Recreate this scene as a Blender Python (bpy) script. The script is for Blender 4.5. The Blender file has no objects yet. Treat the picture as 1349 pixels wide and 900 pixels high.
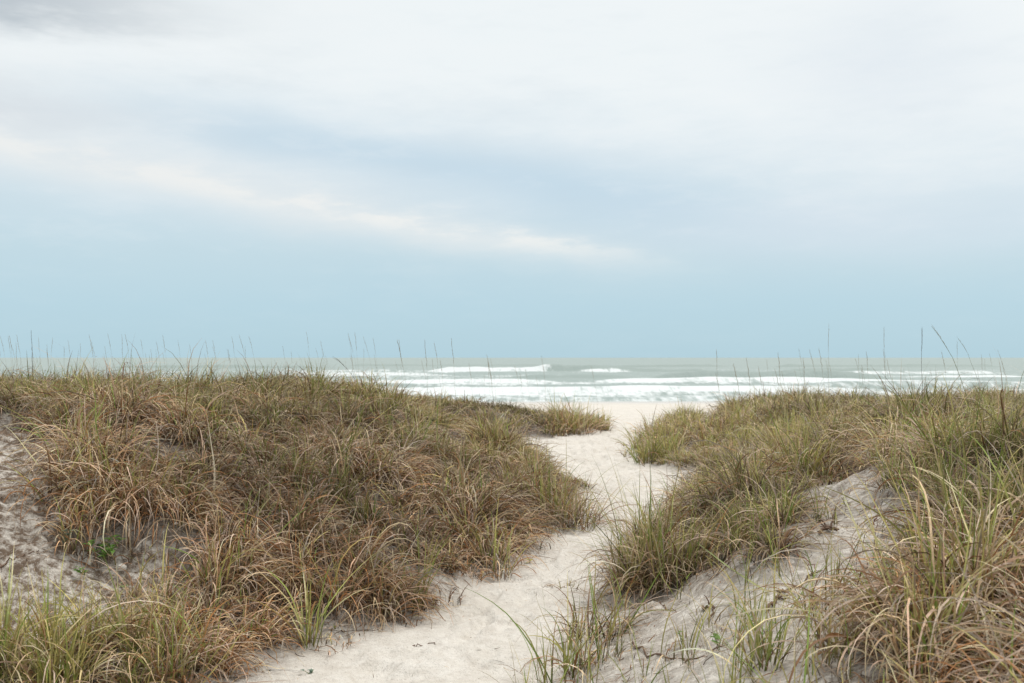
import bpy, math, random
import numpy as np
from mathutils import Vector, Matrix

rng = np.random.default_rng(11)
random.seed(7)
SC = bpy.context.scene
COL = SC.collection
EYE = 1.6
PITCH = math.radians(0.93)
FPX = 1311.0          # focal length in photo pixels (1349 wide)

# ------------------------------------------------------------------ noise
def _hash(ix, iy, seed):
    h = (ix.astype(np.int64) * 374761393 + iy.astype(np.int64) * 668265263 + seed * 974711) & 0x7fffffff
    h = ((h ^ (h >> 13)) * 1274126177) & 0x7fffffff
    h = (h ^ (h >> 16)) & 0xffffff
    return h / float(0xffffff)

def vnoise(x, y, seed=0):
    x = np.asarray(x, float); y = np.asarray(y, float)
    ix = np.floor(x); iy = np.floor(y)
    fx = x - ix; fy = y - iy
    fx = fx * fx * fx * (fx * (fx * 6 - 15) + 10); fy = fy * fy * fy * (fy * (fy * 6 - 15) + 10)
    a = _hash(ix, iy, seed); b = _hash(ix + 1, iy, seed)
    c = _hash(ix, iy + 1, seed); d = _hash(ix + 1, iy + 1, seed)
    return (a * (1 - fx) + b * fx) * (1 - fy) + (c * (1 - fx) + d * fx) * fy

def fbm(x, y, seed=0, octv=4, gain=.5):
    s = 0; a = 1; t = 0
    for o in range(octv):
        s = s + a * vnoise(x * 2 ** o + 17.3 * o, y * 2 ** o - 9.1 * o, seed + o)
        t += a; a *= gain
    return s / t          # 0..1

def sst(a, b, x):
    t = np.clip((x - a) / (b - a), 0, 1)
    return t * t * (3 - 2 * t)

# ------------------------------------------------------------------ terrain
def curve(pts):
    py = np.array([p[0] for p in pts], float); px = np.array([p[1] for p in pts], float)
    yy = np.arange(-6, 60, .1)
    v = np.interp(yy, py, px)
    k = np.hanning(13); k /= k.sum()
    vs = np.convolve(np.pad(v, 6, mode='edge'), k, mode='valid')
    return lambda y: np.interp(y, yy, vs)

toeL = curve([(-4, -2.7), (0, -2.4), (3, -2.05), (5, -1.42), (6.4, -.55), (7.7, .05), (9.2, .40), (11.0, .82),
              (12.3, .90), (13.3, .66), (14.5, .3), (17, 0), (19, .2), (20.3, 1.0), (21.5, 1.95), (23, 2.3), (25, 2.2),
              (28, 1.2), (31, -2), (40, -9)])
toeR = curve([(-4, -.05), (0, .02), (3, .06), (4.9, .14), (6.4, .50), (8.4, .82), (9.5, 1.25), (11.7, 1.95), (13.2, 2.35),
              (14.5, 2.15), (16.3, 1.85), (18, 2.15), (21, 3.0), (25, 4.1), (28, 4.7), (32, 6.5), (40, 14)])
HLc = curve([(-4, .2), (0, .25), (2, .45), (4, .85), (6, 1.02), (10, 1.06), (14, 1.04), (17, .9), (20, .68), (23, .5), (27, .25), (32, 0), (45, 0)])
HRc = curve([(-4, .3), (0, .42), (2, .6), (4, .72), (6, .90), (9, .82), (14, .66), (19, .62), (23, .50), (27, .15), (32, 0), (45, 0)])

def base_profile(y):
    yy = np.array([-50, 22, 30, 66, 78, 140, 400]); zz = np.array([0, 0, -.2, -1.52, -1.68, -3.2, -6])
    return np.interp(y, yy, zz)

def H0(x, y):
    w = .25 * (fbm(x * .9 + 5, y * .9, 3, 3) - .5)
    dl = (toeL(y) - x) * .78 + w
    dr = (x - toeR(y)) * .85 + w
    def rise(d, W):
        t = np.clip(d / W, 0, 1)
        return .45 * t * t * (3 - 2 * t) + .55 * (1 - (1 - t) ** 2)
    wR = np.interp(y, [0, 4, 8, 14], [1.5, 1.7, 2.4, 3.0])
    hl = HLc(y) * rise(dl, 2.7)
    hr = HRc(y) * rise(dr, wR)
    und = (fbm(x * .55, y * .45, 21, 3) - .5) * .30 + (fbm(x * 1.7, y * 1.7, 31, 2) - .5) * .10
    m = np.clip(rise(dl, 2.0) * sst(0.02, .35, HLc(y)) + rise(dr, 1.6) * sst(0.02, .35, HRc(y)), 0, 1)
    # gentle sag in the middle of the trodden path
    return base_profile(y) + hl + hr + und * m

def cam_ray(px, py):
    u = (px - 674.5) / FPX; v = (450 - py) / FPX
    return np.array([u, math.cos(PITCH) - v * math.sin(PITCH), math.sin(PITCH) + v * math.cos(PITCH)])

GX0, GX1, GY0, GY1, GS = -32.0, 32.0, -4.0, 46.0, .05
gx = np.arange(GX0, GX1 + 1e-6, GS); gy = np.arange(GY0, GY1 + 1e-6, GS)
GXX, GYY = np.meshgrid(gx, gy)
HG = H0(GXX, GYY)

def bil(G, x, y):
    fx = np.clip((np.asarray(x, float) - GX0) / GS, 0, len(gx) - 1.001); fy = np.clip((np.asarray(y, float) - GY0) / GS, 0, len(gy) - 1.001)
    ix = fx.astype(int); iy = fy.astype(int); fx = fx - ix; fy = fy - iy
    return (G[iy, ix] * (1 - fx) + G[iy, ix + 1] * fx) * (1 - fy) + (G[iy + 1, ix] * (1 - fx) + G[iy + 1, ix + 1] * fx) * fy

def hit(px, py, far=44.0):
    """the point of the ground seen at a photo pixel"""
    d = cam_ray(px, py)
    t = np.arange(1.2, far, .02)
    P = d[None] * t[:, None]; z = EYE + P[:, 2]
    g = bil(HG, P[:, 0], P[:, 1])
    k = np.nonzero(z <= g)[0]
    i = k[0] if len(k) else len(t) - 1
    return np.array([P[i, 0], P[i, 1], g[i]])

def inpoly(X, Y, poly):
    c = np.zeros(X.shape, bool)
    n = len(poly)
    for i in range(n):
        x0, y0 = poly[i]; x1, y1 = poly[(i + 1) % n]
        if y0 == y1: continue
        cond = ((y0 > Y) != (y1 > Y)) & (X < (x1 - x0) * (Y - y0) / (y1 - y0) + x0)
        c ^= cond
    return c

def blur(a, n):
    k = np.hanning(2 * n + 3)[1:-1]; k /= k.sum()
    p = np.pad(a, ((n, n), (n, n)), mode='edge')
    q = sum(k[i] * p[i:i + a.shape[0], :] for i in range(2 * n + 1))
    return sum(k[i] * q[:, i:i + a.shape[1]] for i in range(2 * n + 1))

def pxpoly(pts):
    return [tuple(hit(a, b)[:2]) for a, b in pts]

PA = pxpoly([(560, 1400), (690, 930), (735, 850), (790, 818), (850, 775), (890, 752), (955, 722), (1000, 722), (1045, 700), (1070, 680),
             (1068, 640), (1110, 606), (1185, 625), (1215, 720), (1185, 790), (1165, 850), (1150, 930), (1210, 1400)])
PB = pxpoly([(-150, 552), (0, 541), (50, 545), (95, 575), (85, 640), (88, 688), (178, 706), (265, 732), (225, 800), (120, 835), (40, 850), (-150, 860)])
PC = pxpoly([(92, 497), (142, 495), (142, 512), (92, 512)])
PD = pxpoly([(920, 548), (946, 543), (950, 568), (924, 572)])
PE = pxpoly([(886, 598), (905, 588), (918, 600), (898, 612)])
wx = GXX + .07 * (fbm(GXX * 3, GYY * 3, 41, 3) - .5) * 2; wy = GYY + .09 * (fbm(GXX * 3, GYY * 3, 51, 3) - .5) * 2
mA = inpoly(wx, wy, PA).astype(float); mB = inpoly(wx, wy, PB).astype(float)
mC = sum(inpoly(wx, wy, p).astype(float) for p in (PC, PD, PE))
BARE = np.clip(mA + mB + mC, 0, 1)
SHA = blur(mA, 4); SHB = blur(mB, 2)
HG = HG - .06 * SHA - .14 * SHB - .05 * blur(np.clip(mC, 0, 1), 3)
dL = (toeL(GYY) - GXX) * .78; dR = (GXX - toeR(GYY)) * .85
jit = .35 * (fbm(GXX * 1.6, GYY * 1.6, 61, 3) - .5)
mL = sst(.02, .16, dL + jit) * (GYY < 29)
mR = sst(.02, .16, dR + jit) * (GYY < 29.5)
mR = mR * sst(0, .35, (GXX - toeR(GYY)) - np.interp(GYY, [0, 5, 6, 60], [.5, .25, 0, 0]))
DENS = np.clip(mL + mR, 0, 1) * (1 - BARE)
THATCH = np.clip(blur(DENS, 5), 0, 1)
STRAYZ = np.clip(blur(DENS, 9) * 3, 0, 1)
NEARBARE = np.clip(blur(np.clip(mA + mB + mC, 0, 1), 7) * 1.6, 0, 1)

def fine(x, y):
    """small relief: trodden lumps on the path, ripples and rills on the slopes"""
    a = np.clip(bil(THATCH, x, y), 0, 1)
    f = (fbm(x * 3.1, y * 3.1, 71, 3) - .5) * .075 + (fbm(x * 8, y * 8, 81, 3) - .5) * .03
    # foot prints: shallow oval dents
    n = vnoise(x * 4.2 + 3, y * 2.9, 91); f = f - .04 * sst(.62, .80, n) * (1 - a)
    s = bil(SHA, x, y) + bil(SHB, x, y)
    r = fbm(x * 3 + y * 5 + 2 * fbm(x * 2, y * 2, 95, 2), (x - y) * 16 * .5, 97, 3)
    return f * np.clip(1 - np.abs(y) / 90, .15, 1) + (s - .5 * bil(SHA, x, y)) * (r - .5) * .075 + bil(SHB, x, y) * (np.abs(fbm(x * 5, y * 7, 111, 4) - .5) * .22 - .03)

def Zg(x, y):
    return bil(HG, x, y)

# ------------------------------------------------------------------ mesh / object helpers
def mesh_obj(name, V, F, mat, parent=None, col=None, smooth=True):
    """V (n,3), F (m,k) one face size"""
    V = np.ascontiguousarray(V, np.float32); F = np.ascontiguousarray(F, np.int32)
    me = bpy.data.meshes.new(name)
    me.vertices.add(len(V)); me.vertices.foreach_set('co', V.ravel())
    k = F.shape[1]
    me.loops.add(F.size); me.loops.foreach_set('vertex_index', F.ravel())
    me.polygons.add(len(F)); me.polygons.foreach_set('loop_start', np.arange(0, F.size, k, dtype=np.int32))
    if not smooth:
        me.polygons.foreach_set('use_smooth', np.zeros(len(F), bool))
    me.update(calc_edges=True)
    if col is not None:
        for nm, c in col.items():
            if c.ndim == 2:
                at = me.attributes.new(nm, 'FLOAT_COLOR', 'POINT')
                c4 = np.ones((len(V), 4), np.float32); c4[:, :3] = c
                at.data.foreach_set('color', c4.ravel())
            else:
                at = me.attributes.new(nm, 'FLOAT', 'POINT')
                at.data.foreach_set('value', np.ascontiguousarray(c, np.float32))
    me.materials.append(mat)
    o = bpy.data.objects.new(name, me); COL.objects.link(o)
    if parent is not None: o.parent = parent
    return o

def tag(o, label=None, cat=None, group=None, kind=None):
    if label: o['label'] = label
    if cat: o['category'] = cat
    if group: o['group'] = group
    if kind: o['kind'] = kind
    return o

def empty(name, loc, label, cat, group=None):
    o = bpy.data.objects.new(name, None); COL.objects.link(o)
    o.empty_display_size = .1
    o.location = [float(v) for v in loc]
    return tag(o, label, cat, group)

# ------------------------------------------------------------------ materials
def new_mat(name):
    m = bpy.data.materials.new(name); m.use_nodes = True
    nt = m.node_tree; nt.nodes.clear()
    return m, nt, nt.nodes, nt.links

def grass_material():
    m, nt, N, L = new_mat('beach_grass')
    out = N.new('ShaderNodeOutputMaterial'); at = N.new('ShaderNodeAttribute'); at.attribute_name = 'tint'
    p = N.new('ShaderNodeBsdfPrincipled'); p.inputs['Roughness'].default_value = .6; p.inputs['Specular IOR Level'].default_value = .14
    tr = N.new('ShaderNodeBsdfTranslucent'); mx = N.new('ShaderNodeMixShader'); mx.inputs[0].default_value = .09
    ns = N.new('ShaderNodeTexNoise'); ns.inputs['Scale'].default_value = 60; ns.inputs['Detail'].default_value = 2
    rp = N.new('ShaderNodeMapRange'); rp.inputs['To Min'].default_value = .65; rp.inputs['To Max'].default_value = 1.35
    tc = N.new('ShaderNodeNewGeometry'); L.new(tc.outputs['Position'], ns.inputs['Vector'])
    L.new(ns.outputs[0], rp.inputs[0])
    mm = N.new('ShaderNodeVectorMath'); mm.operation = 'SCALE'
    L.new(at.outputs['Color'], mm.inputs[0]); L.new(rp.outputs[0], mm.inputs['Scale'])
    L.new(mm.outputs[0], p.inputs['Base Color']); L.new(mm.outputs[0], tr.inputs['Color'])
    L.new(p.outputs[0], mx.inputs[1]); L.new(tr.outputs[0], mx.inputs[2]); L.new(mx.outputs[0], out.inputs[0])
    return m

def sand_material():
    m, nt, N, L = new_mat('pale_sand')
    out = N.new('ShaderNodeOutputMaterial'); p = N.new('ShaderNodeBsdfPrincipled')
    p.inputs['Roughness'].default_value = .95; p.inputs['Specular IOR Level'].default_value = .1
    geo = N.new('ShaderNodeNewGeometry')
    def noise(sc, det=3, rough=.55):
        n = N.new('ShaderNodeTexNoise'); n.inputs['Scale'].default_value = sc; n.inputs['Detail'].default_value = det
        n.inputs['Roughness'].default_value = rough
        L.new(geo.outputs['Position'], n.inputs['Vector']); return n.outputs[0]
    def mixc(f, a, b, blend='MIX'):
        x = N.new('ShaderNodeMix'); x.data_type = 'RGBA'; x.blend_type = blend
        for s, v in ((x.inputs[0], f), (x.inputs[6], a), (x.inputs[7], b)):
            if hasattr(v, 'is_linked'): L.new(v, s)
            else: s.default_value = v
        return x.outputs[2]
    def mr(v, a, b, c=0, d=1):
        x = N.new('ShaderNodeMapRange'); L.new(v, x.inputs[0])
        for i, q in enumerate((a, b, c, d)): x.inputs[1 + i].default_value = q
        return x.outputs[0]
    def mul(a, b):
        x = N.new('ShaderNodeMath'); x.operation = 'MULTIPLY'
        for s, v in ((x.inputs[0], a), (x.inputs[1], b)):
            if hasattr(v, 'is_linked'): L.new(v, s)
            else: s.default_value = v
        return x.outputs[0]
    at = N.new('ShaderNodeAttribute'); at.attribute_name = 'thatch_shade'
    am = N.new('ShaderNodeAttribute'); am.attribute_name = 'grime'
    c = mixc(mr(noise(1.3, 4), .3, .7), (.70, .655, .58, 1), (.80, .76, .69, 1))
    c = mixc(mr(noise(11, 5, .65), .42, .68, 0, .42), c, (.50, .44, .37, 1))
    c = mixc(mr(noise(110, 2), .55, .75, 0, .4), c, (.42, .37, .31, 1))
    c = mixc(mr(noise(230, 2), .62, .70, 0, .6), c, (.28, .23, .18, 1))
    c = mixc(mr(noise(70, 2, .7), .66, .72, 0, .7), c, (.22, .17, .13, 1))
    # bits of dead plant and damp crust
    c = mixc(mul(am.outputs['Fac'], mr(noise(13, 6, .75), .40, .56, .12, 1)), c, (.17, .125, .09, 1))
    c = mixc(mul(at.outputs['Fac'], mr(noise(24, 4, .65), .3, .6, .55, 1)), c, (.055, .038, .025, 1))  # dead thatch, darkened further to paint shade into hollows under the grass
    aw = N.new('ShaderNodeAttribute'); aw.attribute_name = 'wet'
    c = mixc(mul(aw.outputs['Fac'], .25), c, (.30, .28, .25, 1))
    L.new(c, p.inputs['Base Color']); L.new(mr(aw.outputs['Fac'], 0, 1, .95, .25), p.inputs['Roughness']); L.new(mr(aw.outputs['Fac'], 0, 1, .1, .5), p.inputs['Specular IOR Level'])
    b1 = N.new('ShaderNodeBump'); b1.inputs['Strength'].default_value = 1.; b1.inputs['Distance'].default_value = .028
    L.new(noise(26, 5, .62), b1.inputs['Height'])
    b2 = N.new('ShaderNodeBump'); b2.inputs['Strength'].default_value = .5; b2.inputs['Distance'].default_value = .004
    L.new(noise(190, 3, .6), b2.inputs['Height']); L.new(b1.outputs[0], b2.inputs['Normal'])
    L.new(b2.outputs[0], p.inputs['Normal'])
    L.new(p.outputs[0], out.inputs[0])
    return m

def sea_material():
    m, nt, N, L = new_mat('sea_water')
    out = N.new('ShaderNodeOutputMaterial'); p = N.new('ShaderNodeBsdfPrincipled'); d = N.new('ShaderNodeBsdfPrincipled')
    geo = N.new('ShaderNodeNewGeometry'); at = N.new('ShaderNodeAttribute'); at.attribute_name = 'foam'
    mp = N.new('ShaderNodeMapping'); mp.inputs['Scale'].default_value = (.30, .16, .3)
    L.new(geo.outputs['Position'], mp.inputs['Vector'])
    n = N.new('ShaderNodeTexNoise'); n.inputs['Scale'].default_value = 2.2; n.inputs['Detail'].default_value = 6; n.inputs['Roughness'].default_value = .65
    L.new(mp.outputs[0], n.inputs['Vector'])
    p.inputs['Base Color'].default_value = (.31, .37, .345, 1); p.inputs['Specular IOR Level'].default_value = .3; p.inputs['Roughness'].default_value = .5
    p.inputs['IOR'].default_value = 1.33
    d.inputs['Base Color'].default_value = (.70, .735, .725, 1); d.inputs['Roughness'].default_value = .9
    bp = N.new('ShaderNodeBump'); bp.inputs['Strength'].default_value = .7; bp.inputs['Distance'].default_value = .35
    L.new(n.outputs[0], bp.inputs['Height']); L.new(bp.outputs[0], p.inputs['Normal'])
    mp2 = N.new('ShaderNodeMapping'); mp2.inputs['Scale'].default_value = (1.3, .11, .3); L.new(geo.outputs['Position'], mp2.inputs['Vector'])
    n2 = N.new('ShaderNodeTexNoise'); n2.inputs['Scale'].default_value = 2.; n2.inputs['Detail'].default_value = 5; n2.inputs['Roughness'].default_value = .7
    L.new(mp2.outputs[0], n2.inputs['Vector'])
    a2 = N.new('ShaderNodeMath'); a2.operation = 'MULTIPLY_ADD'; L.new(n2.outputs[0], a2.inputs[0]); a2.inputs[1].default_value = 2.0; a2.inputs[2].default_value = -1.0
    a = N.new('ShaderNodeMath'); a.operation = 'MULTIPLY_ADD'
    L.new(n.outputs[0], a.inputs[0]); a.inputs[1].default_value = 2.6; a.inputs[2].default_value = -1.3
    b = N.new('ShaderNodeMath'); b.operation = 'ADD'; L.new(a.outputs[0], b.inputs[0]); L.new(at.outputs['Fac'], b.inputs[1])
    r = N.new('ShaderNodeMapRange'); b3 = N.new('ShaderNodeMath'); b3.operation = 'ADD'; L.new(b.outputs[0], b3.inputs[0]); L.new(a2.outputs[0], b3.inputs[1]); L.new(b3.outputs[0], r.inputs[0]); r.inputs[1].default_value = .25; r.inputs[2].default_value = .95
    mx = N.new('ShaderNodeMixShader'); L.new(r.outputs[0], mx.inputs[0]); L.new(p.outputs[0], mx.inputs[1]); L.new(d.outputs[0], mx.inputs[2])
    L.new(mx.outputs[0], out.inputs[0])
    return m

def plain_material(name, c1, c2, scale=40, rough=.8, bump=.3, trans=0):
    m, nt, N, L = new_mat(name)
    out = N.new('ShaderNodeOutputMaterial'); p = N.new('ShaderNodeBsdfPrincipled'); p.inputs['Roughness'].default_value = rough
    p.inputs['Specular IOR Level'].default_value = .3
    tc = N.new('ShaderNodeTexCoord'); n = N.new('ShaderNodeTexNoise'); n.inputs['Scale'].default_value = scale; n.inputs['Detail'].default_value = 4
    L.new(tc.outputs['Object'], n.inputs['Vector'])
    mx = N.new('ShaderNodeMix'); mx.data_type = 'RGBA'; mx.inputs[6].default_value = (*c1, 1); mx.inputs[7].default_value = (*c2, 1)
    L.new(n.outputs[0], mx.inputs[0]); L.new(mx.outputs[2], p.inputs['Base Color'])
    b = N.new('ShaderNodeBump'); b.inputs['Strength'].default_value = bump; b.inputs['Distance'].default_value = .004
    L.new(n.outputs[0], b.inputs['Height']); L.new(b.outputs[0], p.inputs['Normal'])
    if trans:
        t = N.new('ShaderNodeBsdfTranslucent'); L.new(mx.outputs[2], t.inputs[0])
        ms = N.new('ShaderNodeMixShader'); ms.inputs[0].default_value = trans
        L.new(p.outputs[0], ms.inputs[1]); L.new(t.outputs[0], ms.inputs[2]); L.new(ms.outputs[0], out.inputs[0])
    else:
        L.new(p.outputs[0], out.inputs[0])
    return m

M_GRASS = grass_material(); M_SAND = sand_material(); M_SEA = sea_material()
M_STEM = plain_material('dry_stem', (.28, .23, .15), (.42, .36, .25), 30)
M_DARK = plain_material('dark_dry_stem', (.07, .05, .035), (.15, .11, .075), 40)
M_GSTEM = plain_material('green_stem', (.13, .15, .06), (.24, .25, .11), 30)
M_SEED = plain_material('seed_husk', (.30, .25, .17), (.44, .38, .27), 60)
M_TWIG = plain_material('dead_wood', (.10, .06, .04), (.24, .16, .11), 50)
M_RED = plain_material('reddish_stem', (.14, .05, .035), (.24, .11, .07), 40)
M_SHELL = plain_material('bleached_shell', (.62, .58, .50), (.78, .75, .68), 50, .7, .5)
M_LEAF = plain_material('fresh_leaf', (.10, .22, .04), (.20, .34, .07), 25, .5, .2, .3)
M_BLUE = plain_material('bluish_leaf', (.14, .21, .16), (.24, .31, .24), 25, .6, .2, .25)
M_YELL = plain_material('yellow_leaf', (.45, .42, .06), (.55, .50, .14), 25, .5, .2, .3)
M_ORNG = plain_material('orange_leaf', (.45, .16, .04), (.55, .28, .08), 25, .5, .2, .3)

# ------------------------------------------------------------------ the ground sheet, cut into path, beach and dunes
def axis_pos(lim, s0, g):
    v = [0.0]
    while v[-1] < lim: v.append(v[-1] + max(s0, g * v[-1]))
    return v
xp = axis_pos(420, .03, .016); xs = np.array([-a for a in xp[:0:-1]] + xp)
ys = [-4.0]
while ys[-1] < 118: ys.append(ys[-1] + max(.034, .0065 * ys[-1]))
ys = np.array(ys)
XX, YY = np.meshgrid(xs, ys)
inside = (XX > GX0) & (XX < GX1) & (YY < GY1)
xc = np.clip(XX, GX0 + .1, GX1 - .1)
ZZ = np.where(YY < GY1 - .1, bil(HG, xc, YY), 0) + fine(xc, YY)
far = base_profile(YY) + (fbm(XX * .08, YY * .08, 5, 3) - .5) * .25 * sst(30, 50, YY) * (1 - sst(60, 75, YY))
tb = sst(40, 45, YY); ZZ = np.where(YY < GY1 - .1, ZZ * (1 - tb) + (far + fine(xc, YY)) * tb, far + fine(xc, YY) * .6)
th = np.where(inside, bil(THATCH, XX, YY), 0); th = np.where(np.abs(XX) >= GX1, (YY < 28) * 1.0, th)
gr_ = np.clip(bil(blur(np.clip(mA * .5 + mB * 1.6, 0, 1), 4), XX, YY) + .8 * np.clip(bil(blur(np.clip(THATCH, 0, 1), 8), XX, YY), 0, 1), 0, 1) * inside
WET = sst(64, 73, YY + 4 * (fbm(XX * .06, YY * .0, 3, 3) - .5))
# trodden footprints, two by two along the path
frng = np.random.default_rng(5)
def footprint(x, y, a, dep, sz=1.0):
    j0, j1 = np.searchsorted(ys, [y - .35, y + .35]); i0, i1 = np.searchsorted(xs, [x - .35, x + .35])
    X_ = XX[j0:j1, i0:i1] - x; Y_ = YY[j0:j1, i0:i1] - y
    u_ = (X_ * math.cos(a) + Y_ * math.sin(a)) / (.060 * sz); v_ = (-X_ * math.sin(a) + Y_ * math.cos(a)) / (.145 * sz)
    r_ = np.sqrt(u_ ** 2 + v_ ** 2)
    ZZ[j0:j1, i0:i1] += dep * (-np.exp(-(r_ / .95) ** 4) + .45 * np.exp(-((r_ - 1.45) / .35) ** 2))
for trail in range(8):
    yy_ = frng.uniform(3.2, 4.2); f_ = frng.uniform(.25, .75); side_ = 1
    while yy_ < 26:
        l_ = float(toeL(yy_)) + .15; r2_ = float(toeR(yy_)) - .1
        xx_ = l_ + (r2_ - l_) * np.clip(f_ + .12 * math.sin(yy_ * .9 + trail), .1, .9)
        tang = math.atan2(-(float(toeR(yy_ + .4)) - float(toeR(yy_ - .4))), .8)
        footprint(xx_ + side_ * .09, yy_, tang + frng.normal(0, .2), frng.uniform(.012, .030), frng.uniform(.85, 1.1))
        side_ = -side_; yy_ += frng.uniform(.5, .75)
dz_y, dz_x = np.gradient(ZZ, ys, xs)
NRM = np.stack([-dz_x, -dz_y, np.ones_like(ZZ)], -1); NRM /= np.linalg.norm(NRM, axis=-1, keepdims=True)
nr, nc = XX.shape
idx = np.arange(nr * nc).reshape(nr, nc)
Q = np.stack([idx[:-1, :-1], idx[:-1, 1:], idx[1:, 1:], idx[1:, :-1]], -1).reshape(-1, 4)
cx = ((XX[:-1, :-1] + XX[1:, 1:]) / 2).ravel(); cy = ((YY[:-1, :-1] + YY[1:, 1:]) / 2).ravel()
leftm = (cx < toeL(cy)) & (cy < 30); rightm = (cx > toeR(cy)) & (cy < 30) & ~leftm
pathm = ~leftm & ~rightm & (cy < 30); beachm = cy >= 30
VA = np.stack([XX, YY, ZZ], -1).reshape(-1, 3); NA = NRM.reshape(-1, 3)
for nm, mask, lab, cat in (('sand_path', pathm, 'pale trodden sand path winding between two grassy dunes to the beach', 'path'),
                           ('beach', beachm, 'wide pale beach where the sand path meets the surf', 'beach'),
                           ('dune', leftm, 'sand dune on the left of the path under dense brown grass', 'dune'),
                           ('dune', rightm, 'sand dune on the right of the path with a bare sandy slope', 'dune')):
    f = Q[mask]; used, inv = np.unique(f, return_inverse=True)
    o = mesh_obj(nm, VA[used], inv.reshape(-1, 4), M_SAND, col={'thatch_shade': th.ravel()[used] * .9, 'grime': gr_.ravel()[used], 'wet': WET.ravel()[used]})
    o.data.normals_split_custom_set_from_vertices([tuple(n) for n in NA[used].tolist()])
    tag(o, lab, cat, kind='structure')

# ------------------------------------------------------------------ the sea
SEA = -1.65
ysea = [72.0]
while ysea[-1] < 420: ysea.append(ysea[-1] + max(.55, .0035 * ysea[-1]))
while ysea[-1] < 60000: ysea.append(ysea[-1] * 1.05)
ysea = np.array(ysea); tsea = np.linspace(-1.1, 1.1, 900)
SX = ysea[:, None] * tsea[None]; SY = np.repeat(ysea[:, None], len(tsea), 1)
# waves: (distance, x from, x to, height, broken?)   broken -> white crest
def px_d(py): return (EYE - SEA) / ((py - 471) / FPX)
WAVES = [(232, -17, 11, 1.15, 1), (229, 8, 20, .85, 0), (227, 17, 25.5, 1.0, 1), (228, 23, 44, .7, 0),
         (226, 64, 84, .8, 0), (205, 70, 100, .4, .6), (129, 20, 46, 1.1, 0), (118, 12, 66, .5, 1.1), (106, 34, 60, .45, .3), (150, 0, 16, .55, 0), (140, 22, 34, .45, .3),
         (165, 70, 84, .5, 1), (300, -120, -60, .7, 0), (170, -38, -14, .5, .8), (180, 100, 170, .6, 1),
         (240, 130, 200, .9, 1), (210, -50, -20, .6, .4), (116, -70, 2, .5, 1), (98, -30, 30, .35, 1), (340, 10, 70, .6, 0), (380, -60, 10, .6, 0), (330, 90, 160, .7, 0)]
SZ = np.zeros_like(SX); FO = np.zeros_like(SX)
near = SY < 600
a0 = 1 - sst(300, 900, SY)
SZ += a0 * ((fbm(SX * .035, SY * .11, 7, 4) - .5) * .75) * sst(72, 110, SY)
nb = fbm(SX * .05, SY * .02, 9, 3)
for wi, (yc, xa, xb, A, br) in enumerate(WAVES):
    ycx = yc + 5 * (fbm(SX * .03 + wi * 7, SX * 0 + wi, 13 + wi, 3) - .5) + .0025 * (SX - (xa + xb) / 2) ** 2 * .3
    env = sst(xa - 5, xa + 3, SX) * (1 - sst(xb - 3, xb + 6, SX))
    env = env * (.75 + .5 * (fbm(SX * .25, SY * .02 + wi, 17 + wi, 3) - .2))
    dy = SY - ycx
    prof = np.where(dy < 0, np.exp(-(dy / (1.6 if br else 1.0)) ** 2), np.exp(-(dy / 6.0) ** 2))
    SZ += A * (1 if br else 1.35) * env * prof
    if br:
        FO += br * 1.3 * env * (np.where(dy < 0, np.exp(-(dy / 5.5) ** 2), np.exp(-(dy / 1.2) ** 2)))
    else:
        FO -= 1.3 * env * np.exp(-(dy / 3.2) ** 2)
# the wash: long streaky bands of foam that thicken towards the shore
band = fbm(SX * .030, SY * .075, 23, 4)
edge = 158 - 35 * sst(10, 60, SX) + 30 * (fbm(SX * .02, SY * 0, 27, 3) - .5)
wash = (1 - sst(-30, 30, SY - edge))
wash = wash * sst(-46, -22, SX + .2 * (SY - 100))
SZ += wash * .28 * (1 - np.abs(2 * fbm(SX * .02, SY * .13, 43, 3) - 1) * 2.2)
FO += wash * (-.10 + .60 * sst(.38, .62, band))
FO += .38 * (1 - sst(84, 100, SY)) * sst(.3, .55, fbm(SX * .05, SY * .2, 29, 3))
FO += .5 * sst(.55, .72, fbm(SX * .05, SY * .06, 33, 4)) * (1 - sst(200, 330, SY))
FO = np.clip(FO, -.5, 1.3)
VS = np.stack([SX, SY, SEA + SZ], -1).reshape(-1, 3)
nr, nc = SX.shape; idx = np.arange(nr * nc).reshape(nr, nc)
Q = np.stack([idx[:-1, :-1], idx[:-1, 1:], idx[1:, 1:], idx[1:, :-1]], -1).reshape(-1, 4)
sea = mesh_obj('sea', VS, Q, M_SEA, col={'foam': FO.ravel()})
tag(sea, 'grey green sea with white breaking waves reaching the flat horizon', 'sea', kind='structure')

# ------------------------------------------------------------------ grass blades
PAL = {k: np.array(v) for k, v in dict(
    tan=(.60, .44, .27), pink=(.63, .49, .385), brown=(.215, .12, .062), rust=(.37, .175, .07), grey=(.40, .345, .28),
    olive=(.29, .27, .09), green=(.18, .245, .055), bright=(.25, .345, .08), yellow=(.50, .43, .16), straw=(.66, .56, .36), dark=(.07, .045, .028)).items()}

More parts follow.
